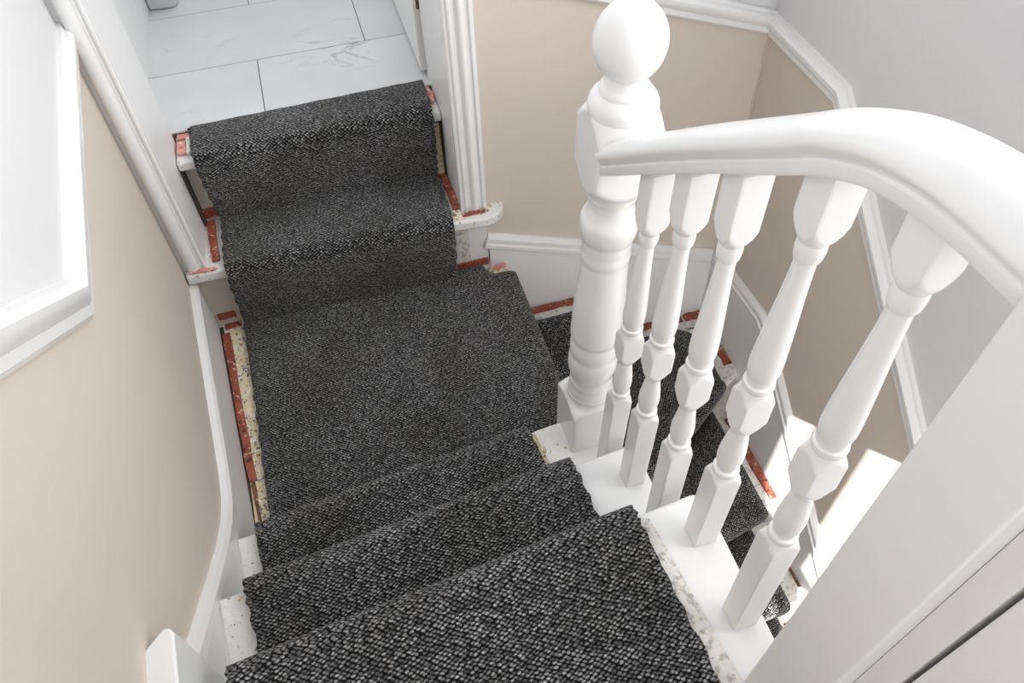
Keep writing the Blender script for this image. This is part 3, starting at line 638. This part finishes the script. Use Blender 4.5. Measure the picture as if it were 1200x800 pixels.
top_p = bez([(1.044, 0.0380), (1.052, 0.0420), (1.064, 0.052), (1.080, 0.066), (1.09, BIG)], 4) + [(1.148, BIG)] + bez([(1.152, 0.066), (1.162, 0.060), (1.172, 0.0535), (1.180, 0.0480)], 4)
lathe_square('top_block', top_p, 0.047, 1.044, 1.180, 'gloss', nw, lean=nlean)
nk_p = bez([(1.176, 0.0466), (1.184, 0.0478), (1.193, 0.0470), (1.201, 0.0430), (1.206, 0.0380)], 5) + [(1.2075, 0.0345), (1.210, 0.0350), (1.214, 0.0335), (1.217, 0.0300)] + bez([(1.222, 0.0275), (1.230, 0.0255), (1.238, 0.0275)], 4)
lathe_square('collar', nk_p, 0.2, 1.176, 1.238, 'gloss', nw, lean=nlean, circ=True)
bc, br_ = 1.2745, 0.0470
bp_ = []
for i in range(29):
    a = math.radians(-62 + 152 * i / 28); bp_.append((bc + 0.0520 * math.sin(a), max(0.0004, br_ * math.cos(a) ** 0.95 if i < 28 else 0.0004)))
lathe_square('ball_finial', bp_, 0.2, bp_[0][0], bp_[-1][0], 'gloss', nw, lean=nlean, circ=True)

# balusters: (base arris y, top arris y, base z, mid block z, label)
A = 0.0163
bal = [(-0.862, -0.900, HU, 0.650, 'slim white turned baluster nearest the ball-topped newel post'),
       (-0.963, -0.979, 2 * HU, 0.724, 'second white turned baluster from the ball-topped newel'),
       (-1.066, -1.064, 2 * HU, 0.786, 'middle one of five white turned balusters under the handrail'),
       (-1.165, -1.169, 3 * HU, 0.884, 'fourth white turned baluster from the newel, standing on the top step nosing'),
       (-1.281, -1.270, 3 * HU, 0.935, 'white turned baluster nearest the camera beside the plain door lining')]
rel = [(-0.158, BIG), (-0.150, 0.030), (-0.146, 0.0245), (-0.141, 0.0200), (-0.136, 0.0172)] + [(-0.134, 0.0185), (-0.130, 0.0190), (-0.127, 0.0182), (-0.125, 0.0148), (-0.121, 0.0146)] + bez([(-0.116, 0.0165), (-0.104, 0.0182), (-0.088, 0.0178), (-0.066, 0.0148), (-0.050, 0.0126), (-0.044, 0.0128)], 5) + [(-0.042, 0.0148), (-0.037, 0.0170), (-0.031, 0.0200), (-0.025, 0.0234), (-0.0205, 0.0262), (-0.018, 0.0300), (0.017, 0.0300), (0.0195, 0.0260), (0.024, 0.0226), (0.029, 0.0198), (0.033, 0.0178), (0.036, 0.0172), (0.0385, 0.0190), (0.042, 0.0198), (0.0455, 0.0190), (0.047, 0.0165), (0.050, 0.0163), (0.052, 0.0178)] + bez([(0.056, 0.0176), (0.068, 0.0194), (0.085, 0.0192), (0.13, 0.0165), (0.18, 0.0130), (0.210, 0.0116), (0.218, 0.0118)], 6) + [(0.220, 0.0140)] + bez([(0.222, 0.0146), (0.230, 0.0156), (0.238, 0.0150)], 4) + [(0.240, 0.0146), (0.243, 0.0166), (0.248, 0.0202), (0.254, 0.0238), (0.262, 0.0268), (0.270, 0.0300), (0.272, BIG)]
for by, ty, bz, mz, lab in bal:
    yb = by + A; yt = ty + A; zt = rail_z((yt) if yt > -1.345 else -1.34) + 0.006; zb = bz - 0.0055
    ln = lambda z, yb=yb, yt=yt, zb=zb, zt=zt: (0.0, (yt - yb) * z / (zt - zb))
    pf = [(mz - zb + z, r * 0.845 if r < BIG else r) for z, r in rel]; pf = [(0.0, BIG)] + pf + [(zt - zb, BIG)]
    o = lathe_square('baluster', pf, A, 0.0, zt - zb, 'gloss', None, lean=ln, n=48, dz=0.0022)
    o.location = (XB, yb, zb); tag(o, lab, 'baluster', 'turned balusters under the handrail')

# handrail
def handrail():
    path = smooth_path([(y, z, 0) for y, z in RU], 5)
    cs = [(-0.027, 0.0), (-0.028, 0.002), (-0.028, 0.011), (-0.0262, 0.0130), (-0.0268, 0.015)]
    for i in range(1, 18):
        a = math.radians(200 - 220 * i / 18); cs.append((0.0325 * math.cos(a), 0.0240 + 0.0185 * math.sin(a)))
    cs += [(0.0268, 0.015), (0.0262, 0.0130), (0.028, 0.011), (0.028, 0.002), (0.027, 0.0)]
    k = len(cs); v = []; f = []
    for i, p in enumerate(path):
        a = path[max(0, i - 1)]; b = path[min(len(path) - 1, i + 1)]; t = (b - a).normalized(); nrm = Vector((t.y, -t.x))   # t=(dy,dz); normal up
        if nrm.y < 0: nrm = -nrm
        if i == 0 or i == len(path) - 1: nrm = Vector((0, 1))
        for x, h_ in cs: v.append((x, p.x + nrm.x * h_ - RU[5][0], p.y + nrm.y * h_ - RU[5][1]))
    for i in range(len(path) - 1):
        for j in range(k): f.append((i * k + j, i * k + (j + 1) % k, (i + 1) * k + (j + 1) % k, (i + 1) * k + j))
    f += [tuple(range(k)), tuple(range((len(path) - 1) * k, len(path) * k))]
    o = mk('handrail', v, f, 'gloss', smooth=True); o.location = (0.778, RU[5][0], RU[5][1])
    o.data.set_sharp_from_angle(angle=math.radians(40))
    tag(o, 'white moulded handrail sweeping up from the ball newel to the door lining', 'handrail')
handrail()
# plain door lining at the head of the flight, closing the balustrade
un = empty('door_lining', (0.80, -1.44, HU * 3 - 0.006)); tag(un, 'plain white door lining with a rebate, filling the lower right corner', 'door lining')
box('lining_board', -0.055, 0.045, 0.029, 0.103, 0, 1.60, 'satin', un, 0.003, 3)
box('rebate_board', -0.033, 0.045, 0.0050, 0.029, 0, 1.60, 'satin', un, 0.001, 1)
box('door_edge', -0.033, 0.000, -0.125, 0.0010, 0, 1.60, 'satin', un, 0.002, 2)
box('backing', 0.005, 0.045, -0.125, 0.0, 0, 1.60, 'dark', un)
# unseen header and bars added to shape the sun patches on the wall
ws = empty('sun_mask', (1.17, -1.42, 0.0)); struct(ws, 'unseen boards added in the stairwell to shape the sun patches')
box('header', -0.315, 0.318, -0.05, 0.0, 0.49, 0.90, 'satin', ws)
box('mask_side', -0.315, -0.084, -0.05, 0.0, -0.75, 0.49, 'satin', ws)
box('mask_bar', -0.015, 0.046, -0.03, 0.0, -0.75, 0.49, 'satin', ws)
